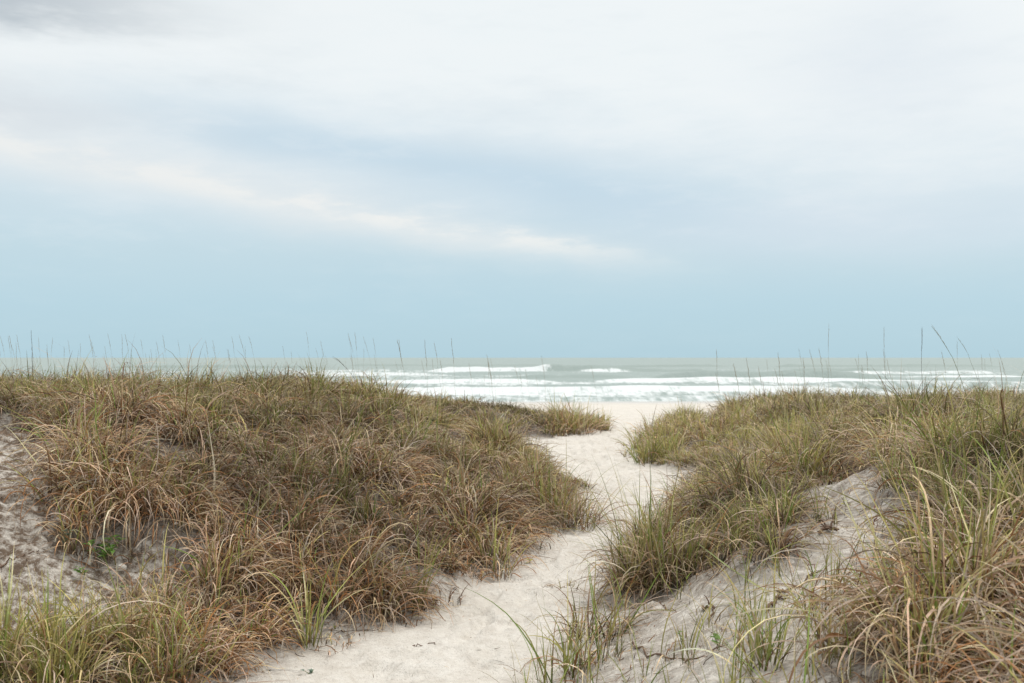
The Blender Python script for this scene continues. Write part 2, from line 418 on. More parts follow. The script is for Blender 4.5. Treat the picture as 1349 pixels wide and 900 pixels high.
class Blades:
    def __init__(s): s.V = []; s.F = []; s.C = []; s.n = 0
    def add(s, base, az, th0, bend, L, w, c0, c1, S=6, pw=1.4, wob=.07, flat=0, lie=False):
        n = len(az)
        if n == 0: return
        t = np.linspace(0, 1, S + 1)
        th = th0[:, None] + bend[:, None] * t[None] ** pw + np.cumsum(rng.normal(0, wob, (n, S + 1)), 1)
        ph = az[:, None] + rng.normal(0, .35, (n, 1)) * t[None] + np.cumsum(rng.normal(0, wob, (n, S + 1)), 1)
        T = np.stack([np.sin(th) * np.cos(ph), np.sin(th) * np.sin(ph), np.cos(th)], -1)
        P = np.zeros((n, S + 1, 3)); P[:, 0] = base
        P[:, 1:] = base[:, None] + np.cumsum((T[:, :-1] + T[:, 1:]) * .5 * (L / S)[:, None, None], 1)
        g = Zg(P[:, 1:, 0], P[:, 1:, 1]) + .012
        P[:, 1:, 2] = np.maximum(P[:, 1:, 2], g + .02 * rng.random((n, S)))
        if lie:
            P[:, :, 2] = Zg(P[:, :, 0], P[:, :, 1]) + fine(P[:, :, 0], P[:, :, 1]) + .003 + .006 * rng.random((n, 1)) + np.maximum(0, rng.normal(0, .006, (n, 1))) * t[None] * 3
        side = np.stack([-np.sin(ph), np.cos(ph), np.zeros_like(ph)], -1)
        Nn = np.cross(T, side)
        tw = rng.normal(0, .5, (n, 1)) + rng.normal(0, .9, (n, 1)) * t[None]
        sd = side * np.cos(tw)[..., None] + Nn * np.sin(tw)[..., None]
        wp = np.minimum(1, .55 + 2.2 * t) * (1 - t ** 2.2) + .06
        hw = .5 * w[:, None] * wp[None]
        A = P - sd * hw[..., None]; B = P + sd * hw[..., None]
        V = np.stack([A, B], 2).reshape(-1, 3)
        k = (np.arange(n) * (S + 1) * 2)[:, None] + (np.arange(S) * 2)[None]
        F = np.stack([k, k + 1, k + 3, k + 2], -1).reshape(-1, 4) + s.n
        C = c0[:, None] * (.30 + .70 * np.minimum(1, t * 2.2))[None, :, None] * (1 - t[None, :, None]) + c1[:, None] * t[None, :, None]  # blade feet darkened: shade inside the tufts put into the colour
        C = np.repeat(C[:, :, None], 2, 2).reshape(-1, 3)
        s.V.append(V); s.F.append(F); s.C.append(C); s.n += len(V)
    def build(s, name, parent=None, origin=None):
        if not s.V: return None
        V = np.concatenate(s.V)
        if origin is not None: V = V - np.asarray(origin)[None]
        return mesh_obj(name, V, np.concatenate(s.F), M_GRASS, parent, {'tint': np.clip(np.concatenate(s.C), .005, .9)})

def pick(n, keys, wts):
    w = np.array(wts, float); w /= w.sum()
    k = rng.choice(len(keys), n, p=w)
    return np.stack([PAL[q] for q in keys])[k]

def tussock(dry, grn, x, y, rad, n, size=1.0, green=.25, wid=.006, S=6, hue=0.0, curl=1.0, lean=None, vig=None, rust=1.0):
    """one tuft: curled dead leaves round the outside, upright leaves in the middle"""
    def roots(m, r):
        a = rng.random(m) * 6.283; q = r * np.sqrt(rng.random(m))
        bx = x + q * np.cos(a); by = y + q * np.sin(a)
        return np.stack([bx, by, Zg(bx, by) - .015], -1), a, q / max(r, 1e-6)
    ng = int(round(n * green)); nd = n - ng
    br = float(np.clip(np.exp(rng.normal(0, .2) + 1.9 * (float(fbm(np.array(x * .6), np.array(y * .55), 141, 3)) - .48)), .6, 1.3)); br = max(br, .98) if vig else br
    if rust == .9: br *= .8                      # a tuft as a whole is paler or darker
    # dead
    b, a, q = roots(nd, rad)
    az = a + rng.normal(0, .8, nd)
    if lean is not None: az = np.where(rng.random(nd) < .45, lean + rng.normal(0, .6, nd), az)
    th0 = np.clip(.08 + .6 * q + rng.normal(0, .25, nd), -.3, 1.3)
    bend = np.clip(rng.normal(2.45, .9, nd), .3, 4.2) * curl
    L = size * np.clip(rng.normal(.45, .14, nd), .12, .9)
    hue = hue * .6
    c0 = pick(nd, ['brown', 'rust', 'tan', 'grey', 'olive', 'dark'], [3.2, (3.8 - 2.5 * hue) * rust, 1.0 + 1.5 * hue, .8, .3 + 1.4 * hue, 4.2])  # dark weighted up at the feet, painting in the dim tuft interior
    c1 = pick(nd, ['tan', 'pink', 'straw', 'grey', 'brown', 'yellow', 'rust'], [3.2, 3.8, 2.2 + hue, 2.0, 2.2, .2 + 2.6 * hue, (2.0 - hue) * rust])  # dead leaf tones, pale ones raised as painted highlights on the tips
    k = (np.exp(rng.normal(0, .22, nd)) * br)[:, None]
    dry.add(b, az, th0, bend, L, wid * np.clip(rng.normal(.9, .25, nd), .4, 1.6), c0 * k, c1 * k, S)
    # living
    b, a, q = roots(ng, rad * .8)
    az = a + rng.normal(0, .9, ng)
    th0 = np.clip(.05 + .3 * q + rng.normal(0, .13, ng), -.2, .8)
    bend = np.clip(rng.normal(.55, .4, ng), 0, 1.9)
    L = size * (vig or .8) * np.clip(rng.normal(.44, .13, ng), .15, .9)
    c0 = pick(ng, ['olive', 'green', 'bright', 'yellow', 'brown'], [3, 2.6 - hue, 1.2, 1.2 + 2.5 * hue, 1])
    c1 = pick(ng, ['olive', 'green', 'bright', 'yellow', 'straw', 'tan'], [2.3, 1.7 - hue, .8, 2 + 6 * hue, .8 + 2 * hue, 1.3])
    k = (np.exp(rng.normal(0, .18, ng)) * br)[:, None]
    grn.add(b, az, th0, bend, L, wid * np.clip(rng.normal(1.0, .25, ng), .4, 1.7), c0 * k, c1 * k, S)

def dome(x, y, cs=.68):
    """nearest centre of a larger grass hummock: relative distance, direction outward, its own random number"""
    i0, j0 = math.floor(x / cs), math.floor(y / cs); best = (9, 0, 0)
    for i in (i0 - 1, i0, i0 + 1):
        for j in (j0 - 1, j0, j0 + 1):
            h = ((i * 73856093) ^ (j * 19349663)) & 0xffffff
            r1 = math.sin(h * .137) * 43758.5; r2 = math.sin(h * .271 + 2) * 24634.6
            r1 -= math.floor(r1); r2 -= math.floor(r2)
            dx = x - (i + .5 + .8 * (r1 - .5)) * cs; dy = y - (j + .5 + .8 * (r2 - .5)) * cs
            d = math.hypot(dx, dy) / cs
            if d < best[0]: best = (d, math.atan2(dy, dx), r1)
    return best

MASS = {'left': Blades(), 'right': Blades(), 'crest': Blades()}
def mass_key(x, y):
    if x < toeL(y) + .3 and x < toeR(y): return 'left' if y < 15 else 'crest'
    return 'right'

bands = [(1.7, 4.2, .17, 95, .0075, 9), (4.2, 7, .185, 115, .0072, 8), (7, 11, .225, 125, .0082, 6), (11, 16, .31, 125, .0098, 5), (16, 29.5, .46, 120, .0135, 4)]
for (y0, y1, c, nb_, wid0, S) in bands:
    for yy in np.arange(y0, y1, c):
        lim = .56 * yy + 1.3
        for xx in np.arange(-lim, lim, c):
            wid = wid0; x = xx + rng.uniform(-.5, .5) * c; y = yy + rng.uniform(-.5, .5) * c
            d = float(bil(DENS, x, y))
            stray = False
            if d < .2 or rng.random() > d * .92:
                tv = float(bil(STRAYZ, x, y))
                if d < .2 and y < 22 and rng.random() < .30 * tv: stray = True
                else: continue
            left = x < float(toeL(y)) + .3
            pz = float(fbm(np.array(x * .8), np.array(y * .8), 101, 3)); pz2 = float(fbm(np.array(x * 1.3), np.array(y * 1.3), 131, 2))
            farw = float(sst(8.5, 12.5, y))
            if left:
                green = .07 + .20 * float(sst(.5, .75, pz)) + .30 * farw
                hue = .05 + .35 * float(sst(7.5, 10, y)) + .45 * farw
                u = x / y; corner = float(sst(-.28, -.42, u) * sst(5.6, 4.6, y))
                green += .35 * corner; hue += .8 * corner
                size = (.50 + .55 * float(sst(.3, .7, pz2))) * (1 - .20 * float(sst(8, 10, y))) * (1 - .25 * corner)
                curl = 1.05 - .4 * farw
                if y > 17: size *= .78; hue += .3
            else:
                green = .22 + .34 * float(sst(.45, .7, pz)) + .12 * farw
                hue = .35 + .40 * farw
                size = (.50 + .42 * float(sst(.3, .7, pz2))) * rng.uniform(.85, 1.15)
                curl = .95 - .35 * farw
                if y < 4.4:
                    k4 = float(sst(.30, .42, x / y)); wid = .0064; hue = .05; green = .16 - .10 * k4; curl = 1.15 + .2 * k4; size *= .80 + .28 * k4
            nn = int(nb_ * rng.uniform(.55, 1.3) * (1 + 1.1 * float(sst(.33, .41, x / y)) if (y < 4.6 and not left) else 1))
            if y < 15:
                e = float(bil(THATCH, x, y)); size *= .65 + .35 * e
            k = mass_key(x, y)
            lean = None; rust = (1.5 - .6 * float(sst(6, 9, y))) if left else (.9 if y < 4.6 else .35)
            if y < 14 and not stray:
                dd, da, dr_ = dome(x, y)
                size *= (1.32 - 1.25 * min(dd, .72) ** 1.5) * (.85 + .35 * dr_)
                if dd > .58 and rng.random() < .6: continue
                lean = da if dd > .2 else None
            if stray: nn = int(rng.integers(4, 22)); size *= .75
            size *= rng.uniform(.8, 1.2) * (1 - .45 * float(bil(NEARBARE, x, y))); tussock(MASS[k], MASS[k], x, y, c * .55, nn, size, min(green, .9), wid, S, hue, curl, lean, None, rust)
for q in range(420):
    y = rng.uniform(2.4, 6.5); x = rng.uniform(0, .45 * y)
    if float(bil(mA, x, y)) < .6: continue
    if rng.random() < .62 * sst(3.2, 5.5, y) + .2: continue
    tussock(MASS['right'], MASS['right'], x, y, .04, int(rng.integers(2, 9)), rng.uniform(.4, .85), .75, .0055, 7, .2, .8, None, 1.0, .4)
tag(MASS['left'].build('grass'), 'dense brown curling beach grass covering the dune left of the path', 'grass', kind='stuff')
tag(MASS['crest'].build('grass'), 'pale yellow green beach grass on the far dunes beyond the left crest', 'grass', kind='stuff')
tag(MASS['right'].build('grass'), 'mixed green and tan beach grass covering the dune right of the path', 'grass', kind='stuff')

# dead leaves and bits of root lying on the sand near the grass
def litter(n, xlo, xhi, ylo, yhi, w0):
    B = Blades()
    x = rng.uniform(xlo, xhi, n); y = rng.uniform(ylo, yhi, n)
    t = bil(THATCH, x, y); g = bil(blur(np.clip(mA * .55 + mB * .8, 0, 1), 3), x, y)
    pr = np.clip(sst(.01, .28, t) * 1.0 + .34 * g * sst(.40, .60, fbm(x * 2.2, y * 2.2, 77, 3)) * 2.6 + .03, 0, 1)
    k = rng.random(n) < pr; x = x[k]; y = y[k]; m = len(x)
    b = np.stack([x, y, Zg(x, y) + bil(HG * 0, x, y) + fine(x, y) + .004], -1)
    L = np.clip(rng.exponential(.085, m), .012, .45)
    c = pick(m, ['brown', 'tan', 'pink', 'rust', 'grey', 'dark'], [3, 2, 1.5, 1.5, 1, 2]) * np.exp(rng.normal(0, .2, m))[:, None]
    B.add(b, rng.random(m) * 6.283, rng.normal(1.45, .12, m), rng.normal(.15, .25, m), L * np.where(t[k] < .03, .35, 1), w0 * rng.uniform(.3, 1, m), c, c * .9, 4, 1, .16, lie=True)
    return B
tag(litter(44000, -4.5, 1.4, 3, 13.5, .006).build('leaf_litter'), 'brown dead leaf litter along the foot of the left dune', 'litter', kind='stuff')
tag(litter(44000, 0, 4.5, 2, 13.5, .005).build('leaf_litter'), 'brown dead leaf litter and root bits on the right sandy slope', 'litter', kind='stuff')

# ------------------------------------------------------------------ single tufts that stand out
def clump(px, py, label, rad, n, size, green, hue=.2, curl=1.0, wid=.0065, S=8, vig=1.1, lean=None, group=None):
    p = hit(px, py)
    if p[1] > 12: S = 5; wid = max(wid, .011)
    e = empty('grass_clump', p, label, 'grass clump', group); size *= .82; wid *= 1.2
    dry, grn = Blades(), Blades()
    m = max(1, int(n / 45)); 
    for i in range(m):
        a = rng.random() * 6.283; q = rad * math.sqrt(rng.random()) * .8
        tussock(dry, grn, p[0] + q * math.cos(a), p[1] + q * math.sin(a), rad * .5, max(4, n // m), size * rng.uniform(.85, 1.12), green, wid, S, hue, curl, lean, vig, 1.0 if px < 800 else .35)
    dry.build('dry_blades', e, p); grn.build('green_blades', e, p)
    return e

clump(752, 567, 'rounded brown tuft with green edges at the far left side of the path', .62, 620, 1.5, .30, .15, .55)
clump(792, 566, 'small yellow green tuft at the tip of the far left grass beside pale sand', .25, 120, 1.0, .8, .6, .5)
clump(868, 607, 'pale green sparse tuft standing on the sand lip right of the path', .42, 190, 1.25, .8, .5, .4)
clump(842, 590, 'thin pale tuft nearest the path, left of the sparse green tuft', .16, 36, 1.0, .7, .6, .4)
clump(838, 775, 'tall green bladed tuft leaning over the right edge of the path', .24, 240, 1.35, .34, .15, .7, vig=1.35)
clump(880, 752, 'bushy brown and green tuft where the right dune meets the bare slope', .34, 330, 1.15, .3, .15, .95)
clump(745, 900, 'loose green foreground tuft growing from the path edge at the bottom', .34, 90, .95, .5, .25, .9, vig=1.2)
clump(795, 838, 'wispy brown tuft sprawling across the sand between two green tufts', .20, 110, 1.05, .15, 0, 1.0)
clump(425, 850, 'tall fresh green blades standing alone at the foot of the left dune', .12, 40, 1.1, .7, .2, .7, vig=1.2)
clump(540, 795, 'fresh green blades rising from brown grass at the path edge', .16, 60, 1.0, .5, .2, .8, vig=1.15)
clump(640, 745, 'pale tan and green tuft hanging over the bend of the path', .22, 130, 1.0, .2, .1, .9, vig=1.2)
clump(752, 690, 'dark reddish brown tuft bulging into the path at the left bend', .38, 420, 1.2, .28, .05, .7)
clump(560, 600, 'dark green tuft with tan curled leaves high on the left dune', .25, 200, 1.15, .4, .0, .9)
clump(118, 628, 'dark brown curly tuft overhanging the bare sand at far left', .32, 300, 1.2, .08, .0, 1.1)
clump(85, 600, 'upright yellow brown tuft at the upper corner of the bare left sand', .16, 130, 1.15, .2, .2, .6)
clump(200, 790, 'grey curly tuft beside the white shell on the left slope', .16, 130, .95, .1, .0, 1.3)
clump(30, 890, 'yellow green grass tuft in the bottom left corner', .3, 200, .95, .6, .9, .7, vig=1.1)
clump(150, 885, 'upright green tuft at the bottom edge right of the yellow green corner', .14, 70, 1.0, .7, .6, .6, vig=1.1)
clump(1295, 800, 'large tan tuft of long curling leaves in the right foreground', .45, 1000, 1.25, .07, .1, 1.35, .0075, 11)
clump(1335, 720, 'pale curly tuft at the right frame edge above the large tan tuft', .36, 620, 1.2, .10, .15, 1.3, .0075, 11)
clump(1235, 775, 'brown tuft at the right border of the bare slope with curled dead leaves', .24, 300, 1.05, .18, .1, 1.15, .0065, 9)
clump(1262, 610, 'green upright tuft standing tall above the right crest', .3, 240, .95, .6, .3, .7, vig=1.05)
clump(1325, 590, 'second green upright tuft on the right crest, touching the frame edge', .25, 190, .95, .5, .3, .7, vig=1.05)
clump(1052, 640, 'bright green blades at the upper left corner of the bare sand patch', .16, 110, 1.25, .7, .2, .5, vig=1.2)
clump(1035, 720, 'small brown tuft drooping over the top of the bare slope', .15, 120, .85, .1, .0, 1.2)
clump(1190, 640, 'low dark tuft on the sand patch corner right of the bright green blades', .14, 110, .75, .3, .1, .9)
clump(1010, 890, 'sparse green stems at the bottom of the bare slope', .2, 60, .95, .75, .2, .5, wid=.0055)
clump(1165, 885, 'thin green and tan grass at bottom edge between slope and large tuft', .22, 120, .9, .5, .2, .8)
clump(905, 556, 'brown and green tuft at the beach end of the right dune beside the path', .55, 420, 1.15, .4, .3, .6)
clump(955, 565, 'brown round tuft beside the small sand gap on the far right dune', .6, 260, 1.0, .25, .2, .8)

# a few blades with a shape of their own
def lone_blade(name, label, cat, pts, w, c0, c1, group=None):
    """a single long leaf through given points (x,y,z)"""
    P = np.array(pts, float); n = len(P)
    t = np.linspace(0, 1, n)
    tt = np.linspace(0, 1, 14)
    Q = np.stack([np.interp(tt, t, P[:, i]) for i in range(3)], -1)
    for _ in range(2): Q[1:-1] = (Q[:-2] + 2 * Q[1:-1] + Q[2:]) / 4
    T = np.gradient(Q, axis=0); T /= np.linalg.norm(T, axis=1, keepdims=True)
    sd = np.cross(T, np.array([0, 0, 1.0])); sd /= np.linalg.norm(sd, axis=1, keepdims=True) + 1e-9
    up = np.cross(sd, T)
    hw = .5 * w * (1 - tt ** 2.5 * .95)
    V = np.stack([Q - sd * hw[:, None] + up * hw[:, None] * .4, Q, Q + sd * hw[:, None] + up * hw[:, None] * .4], 1).reshape(-1, 3)
    F = []
    for i in range(13):
        for j in (0, 1):
            a = i * 3 + j; F.append((a, a + 1, a + 4, a + 3))
    C = np.repeat((np.array(c0)[None] * (1 - tt[:, None]) + np.array(c1)[None] * tt[:, None])[:, None], 3, 1).reshape(-1, 3)
    o = mesh_obj(name, V - P[0], np.array(F), M_GRASS, None, {'tint': C})
    o.location = P[0]
    return tag(o, label, cat, group)

def lift(px, py, h):
    p = hit(px, py); p[2] += h; return p

a = lift(1015, 788, .01); b = lift(960, 760, .05); c = lift(905, 732, .14)
lone_blade('fallen_blade', 'long pale green blade lying across the bare slope', 'grass blade', [a, b, c], .016, (.38, .38, .16), (.20, .27, .10))
a = lift(1012, 792, .01); b = lift(950, 805, .03); c = lift(905, 812, .05)
lone_blade('fallen_blade', 'thin green blade lying under the long pale one on the bare slope', 'grass blade', [a, b, c], .008, (.36, .36, .15), (.22, .26, .10))
a = lift(960, 800, .02); b = lift(985, 825, .05); c = lift(1010, 838, .03)
lone_blade('fallen_blade', 'short green blade bent downhill below the long pale one', 'grass blade', [a, b, c], .009, (.16, .24, .08), (.2, .28, .09))
a = lift(282, 672, .05); b = a + np.array([-.02, .08, .22]); c = a + np.array([-.11, .2, .55])
lone_blade('dry_reed', 'long pale dead reed leaning in the middle of the left dune grass', 'reed', [a, b, c], .013, (.50, .44, .32), (.48, .41, .30))

# ------------------------------------------------------------------ stalks
def tube(pts, r, sides=5):
    P = np.array(pts, float); n = len(P); r = np.broadcast_to(r, (n,))
    T = np.gradient(P, axis=0); T /= np.linalg.norm(T, axis=1, keepdims=True)
    ref = np.array([.31, .92, .11]); u = np.cross(T, ref); u /= np.linalg.norm(u, axis=1, keepdims=True); v = np.cross(T, u)
    a = np.arange(sides) * 2 * math.pi / sides
    V = P[:, None] + (u[:, None] * np.cos(a)[None, :, None] + v[:, None] * np.sin(a)[None, :, None]) * r[:, None, None]
    V = V.reshape(-1, 3); F = []
    for i in range(n - 1):
        for j in range(sides):
            F.append((i * sides + j, i * sides + (j + 1) % sides, (i + 1) * sides + (j + 1) % sides, (i + 1) * sides + j))
    return V, np.array(F)

def stalk_parts(e, H, lean, leanaz, bow, r, mat, seed, headlen=.22, droop=.15):
    """a bare stem that carries a narrow seed head; e is the thing, the stem starts 3 cm below its base"""
    t = np.linspace(0, 1, 12)
    th = lean + bow * t ** 2
    T = np.stack([np.sin(th) * math.cos(leanaz), np.sin(th) * math.sin(leanaz), np.cos(th)], -1)
    P = np.zeros((12, 3)); P[1:] = np.cumsum((T[1:] + T[:-1]) / 2 * H / 11, 0); P[:, 2] -= .03
    P[1:-1] += rng.normal(0, .003, (10, 3))
    V, F = tube(P, r * .58 * (1 - .65 * t))
    mesh_obj('stem', V, F, mat, e)
    if seed:
        # a narrow ragged panicle round the top of the stem
        q = np.linspace(1 - headlen, 1.02, 16); C = np.stack([np.interp(q, t, P[:, j]) for j in range(3)], -1)
        C[:, 0] += droop * .12 * (q - q[0]) * rng.normal(0, 1); C += rng.normal(0, .0022, C.shape)
        C[:, 2] += np.linspace(0, .012, 16)
        rr = seed * .0023 * np.sin(np.linspace(.15, 3.0, 16)) * rng.uniform(.45, 1.25, 16)
        Vs, Fs = tube(C, rr, 6)
        mesh_obj('seed_head', Vs, Fs, M_SEED if mat is not M_DARK else M_DARK, e)

def stalk_at(px, d, ytop, label, lean=0., leanaz=0., bow=0., r=.0025, mat=None, seed=1., name='grass_stalk', cat='grass stalk', group=None, headlen=.22):
    x = (px - 674.5) / FPX * d; g = float(Zg(x, d))
    zt = EYE + (471 - ytop) / FPX * d
    e = empty(name, (x, d, g), label, cat, group)
    th = abs(lean) + abs(bow) * .4
    stalk_parts(e, max(.3, (zt - g) / max(.45, math.cos(th))), lean, leanaz, bow, r, mat or M_STEM, seed, headlen)
    return e

stalk_at(46, 10.5, 431, 'dark straight dead stalk, thickest one above the far left crest', .05, math.pi, 0, .0075, M_DARK, 0, headlen=.3)
stalk_at(488, 10.5, 466, 'short dark stalk with a bent seed head above the middle of the left crest', .1, math.pi, 1.0, .004, M_DARK, 1.3)
stalk_at(462, 10, 478, 'short dark slanting stalk below the bent seed head', .45, math.pi, .2, .004, M_DARK, 0)
stalk_at(1091, 11.5, 424, 'tall thin straight stalk rising alone left of the right crest stalks', .0, 0, 0.02, .0035, M_STEM, .8)
stalk_at(1168, 11, 428, 'tall straight stalk between the lone tall stalk and the dark one', .02, math.pi, 0.02, .0032, M_STEM, .8)
stalk_at(1216, 8.5, 427, 'dark upright stalk, blackest of those against the sea on the right', .02, math.pi, -.02, .0042, M_DARK, .7)
stalk_at(1285, 7.5, 424, 'long green stalk arching to the left above the right crest', .12, math.pi, .62, .0050, M_GSTEM, .7)
stalk_at(1300, 8.8, 440, 'thinner green stalk arching left just behind the long arching one', .12, math.pi, .5, .0032, M_GSTEM, .6)
stalk_at(1320, 7.2, 447, 'green stalk leaning to the right at the right frame edge', .22, 0, .08, .0050, M_GSTEM, .6)
stalk_at(1262, 7.6, 508, 'short dead stalk curving left over the green tuft on the right crest', .2, math.pi, .9, .0035, M_DARK, .5)
stalk_at(1305, 8.2, 498, 'short curved stalk between the arching green stalk and the leaning one', .12, math.pi, .9, .003, M_STEM, .6)

PROTO = []
for i in range(7):
    e = empty('grass_stalk', (0, 0, -40), 'x', 'grass stalk')
    stalk_parts(e, 1.0, rng.uniform(.0, .08), math.pi, rng.uniform(.0, .38), .0022, M_STEM, 1.0, .24, rng.uniform(.05, .25))
    PROTO.append(e)
used_proto = set()
def copy_stalk(i, loc, h, rz, label, group):
    src = PROTO[i]
    if i not in used_proto:
        e = src; used_proto.add(i)
    else:
        e = src.copy(); COL.objects.link(e)
        for ch in list(src.children):
            c = ch.copy(); COL.objects.link(c); c.parent = e
    e.location = loc; e.scale = (h, h, h); e.rotation_euler = (rng.normal(0, .03), rng.normal(0, .03), rz)
    e['label'] = label; e['category'] = 'grass stalk'; e['group'] = group

def scatter_stalks(n, pxa, pxb, da, db, ya, yb, label, group, thick=1.0):
    k = 0; tries = 0
    while k < n and tries < n * 20:
        tries += 1
        px = rng.uniform(pxa, pxb); d = rng.uniform(da, db); x = (px - 674.5) / FPX * d
        if float(bil(DENS, x, d)) < .5: continue
        g = float(Zg(x, d)); zt = EYE + (471 - rng.uniform(ya, yb)) / FPX * d
        if zt - g < .35: continue
        copy_stalk(int(rng.integers(7)), (x, d, g), zt - g, rng.normal(0, .5), label, group); k += 1
scatter_stalks(48, -10, 330, 9.5, 15, 436, 474, 'faint thin grass stalk rising above the left part of the left crest', 'thin stalks above the left crest')
scatter_stalks(34, 330, 610, 9.5, 17, 432, 478, 'faint thin grass stalk rising above the middle part of the left crest', 'thin stalks above the middle crest')
scatter_stalks(14, 620, 790, 14, 23, 462, 500, 'faint thin grass stalk rising from the far left dune beside the path', 'thin stalks on the far left dune')
scatter_stalks(38, 930, 1349, 9, 20, 445, 490, 'faint thin grass stalk standing against the sea on the right crest', 'thin stalks above the right crest')

# ------------------------------------------------------------------ small plants, shells and twigs
def leaf_shape(c, d, up, l, w):
    """a folded oval leaf from c along d"""
    s = np.cross(d, up); s /= np.linalg.norm(s); u = np.cross(s, d)
    V = []; F = []
    ts = np.linspace(0, 1, 6)
    for t in ts:
        hw = w * math.sin(math.pi * min(1, .08 + t * .92)) * .5 * (1.15 - .3 * t)
        m = c + d * l * t - u * l * .18 * t * t
        V += [m - s * hw + u * hw * .35, m, m + s * hw + u * hw * .35]
    for i in range(5):
        for j in (0, 1): F.append((i * 3 + j, i * 3 + j + 1, i * 3 + j + 4, i * 3 + j + 3))
    return V, F

def weed(px, py, label, h, nl, ll, mat, stem_mat=None, spread=.5, nstem=3, off=0.):
    p = hit(px, py)
    e = empty('leafy_weed', p, label, 'weed')
    SV, SF, LV, LF = [], [], [], []; ks = kl = 0
    for s in range(nstem):
        az = rng.random() * 6.283; t = np.linspace(0, 1, 5)
        q = spread * rng.uniform(.4, 1) * h
        P = np.stack([q * t * math.cos(az), q * t * math.sin(az), -.01 + h * rng.uniform(.7, 1.05) * (t - .12 * t * t)], -1)
        P[1:] += rng.normal(0, h * .03, (4, 3))
        V, F = tube(P, .0022 * (1 - .5 * t), 5); SV.append(V); SF.append(F + ks); ks += len(V)
        for i in range(max(1, nl // nstem)):
            q2 = rng.uniform(.25, 1); c = np.array([np.interp(q2, t, P[:, j]) for j in range(3)])
            a2 = rng.random() * 6.283; el = rng.uniform(-.1, .7); d = np.array([math.cos(a2) * math.cos(el), math.sin(a2) * math.cos(el), math.sin(el)])
            l = ll * rng.uniform(.6, 1.2)
            v, f = leaf_shape(c, d, np.array([0, 0, 1.0]), l, l * .55)
            LV += v; LF += [tuple(a + kl for a in ff) for ff in f]; kl += len(v)
    mesh_obj('stem', np.concatenate(SV), np.concatenate(SF), stem_mat or M_GSTEM, e)
    mesh_obj('leaves', np.array(LV), np.array(LF), mat, e)
    return e

weed(134, 742, 'bright green leafy weed at the foot of the dark left grass', .17, 60, .048, M_LEAF, nstem=6, spread=.8)
weed(112, 758, 'low green weed creeping on sand in front of the brighter leafy weed', .06, 16, .035, M_LEAF, nstem=4, spread=1.4)
weed(84, 722, 'small bluish green weed beside the dark undercut of left grass', .11, 20, .036, M_BLUE, nstem=4)
weed(165, 775, 'tiny yellowish green seedling on left sand below the white shell', .05, 8, .028, M_LEAF, nstem=2)
weed(410, 888, 'tiny grey green seedling lying on the path at the bottom', .035, 8, .030, M_BLUE, nstem=3, spread=1.3)
weed(698, 742, 'small yellow leaved seedling at the path edge under brown grass', .05, 6, .035, M_YELL, nstem=2)
weed(1115, 668, 'yellow leaved seedling on the bare sand below the bright green blades', .07, 8, .032, M_YELL, nstem=3)
weed(948, 862, 'slender weed with one rounded green leaf near the bottom of the slope', .17, 6, .045, M_LEAF, nstem=2, spread=.25)
weed(1000, 862, 'thin branching green weed beside the slender round leaved weed', .2, 14, .028, M_LEAF, nstem=3, spread=.35)
weed(900, 850, 'small thin green weed alone on the pale lower slope', .10, 6, .026, M_LEAF, nstem=2, spread=.3)
weed(1162, 700, 'thin weed with an orange leaf beside the bare sand patch', .14, 5, .036, M_ORNG, nstem=2, spread=.3)

def lump(name, px, py, label, cat, size, mat, seed):
    p = hit(px, py)
    import bmesh
    bm = bmesh.new(); bmesh.ops.create_icosphere(bm, subdivisions=3, radius=1)
    for v in bm.verts:
        c = v.co
        n = float(fbm(np.array(c.x * 1.6 + seed), np.array(c.y * 1.6 + c.z * 1.3), seed, 3)) - .5
        v.co = c * (1 + .7 * n)
        v.co.x *= size[0]; v.co.y *= size[1]; v.co.z *= size[2]
    me = bpy.data.meshes.new(name); bm.to_mesh(me); bm.free(); me.materials.append(mat)
    o = bpy.data.objects.new(name, me); COL.objects.link(o)
    o.location = (p[0], p[1], p[2] + size[2] * .45); o.rotation_euler = (0, 0, seed)
    return tag(o, label, cat)
lump('shell', 160, 752, 'white bleached shell lying at the edge of left grass beside the weed', 'shell', (.030, .024, .022), M_SHELL, 3)
lump('shell', 232, 692, 'tiny white shell half hidden in the left dune grass', 'shell', (.012, .010, .008), M_SHELL, 5)
lump('shell', 960, 722, 'small white shell at the top of the bare slope', 'shell', (.014, .012, .008), M_SHELL, 8)

def twig(pxs, label, r, mat=M_TWIG, name='twig', rise=.01, wob=.008, fork=0):
    P = [hit(a, b) for a, b in pxs]; Q = []
    for i in range(len(P) - 1):
        for t in np.linspace(0, 1, 6, endpoint=False): Q.append(P[i] * (1 - t) + P[i + 1] * t)
    Q.append(P[-1]); Q = np.array(Q)
    for i in range(len(Q)): Q[i, 2] = float(Zg(Q[i, 0], Q[i, 1])) + float(fine(np.array(Q[i, 0]), np.array(Q[i, 1]))) + rise
    Q += rng.normal(0, wob, Q.shape)
    V, F = tube(Q, r * (1.1 - .6 * np.linspace(0, 1, len(Q))), 6)
    if fork:
        k0 = len(Q) // 2
        for s in range(fork):
            d = rng.normal(0, 1, 3); d[2] = abs(d[2]) * .5; d /= np.linalg.norm(d)
            pts = np.array([Q[k0 + s] + d * .02 * j + rng.normal(0, .003, 3) for j in range(5)])
            v, f = tube(pts, r * .6 * (1 - .15 * np.arange(5)), 6); F = np.concatenate([F, f + len(V)]); V = np.concatenate([V, v])
    o = mesh_obj(name, V - Q[0], F, mat); o.location = Q[0]
    return tag(o, label, 'twig')
twig([(1080, 708), (1092, 700), (1104, 704)], 'curled dark root chunk at the top of the bare slope', .010, rise=.02, wob=.007, fork=4)
twig([(1012, 808), (1022, 798), (1032, 785)], 'broken brown root chunk at the middle of the bare slope', .009, rise=.012, fork=3)
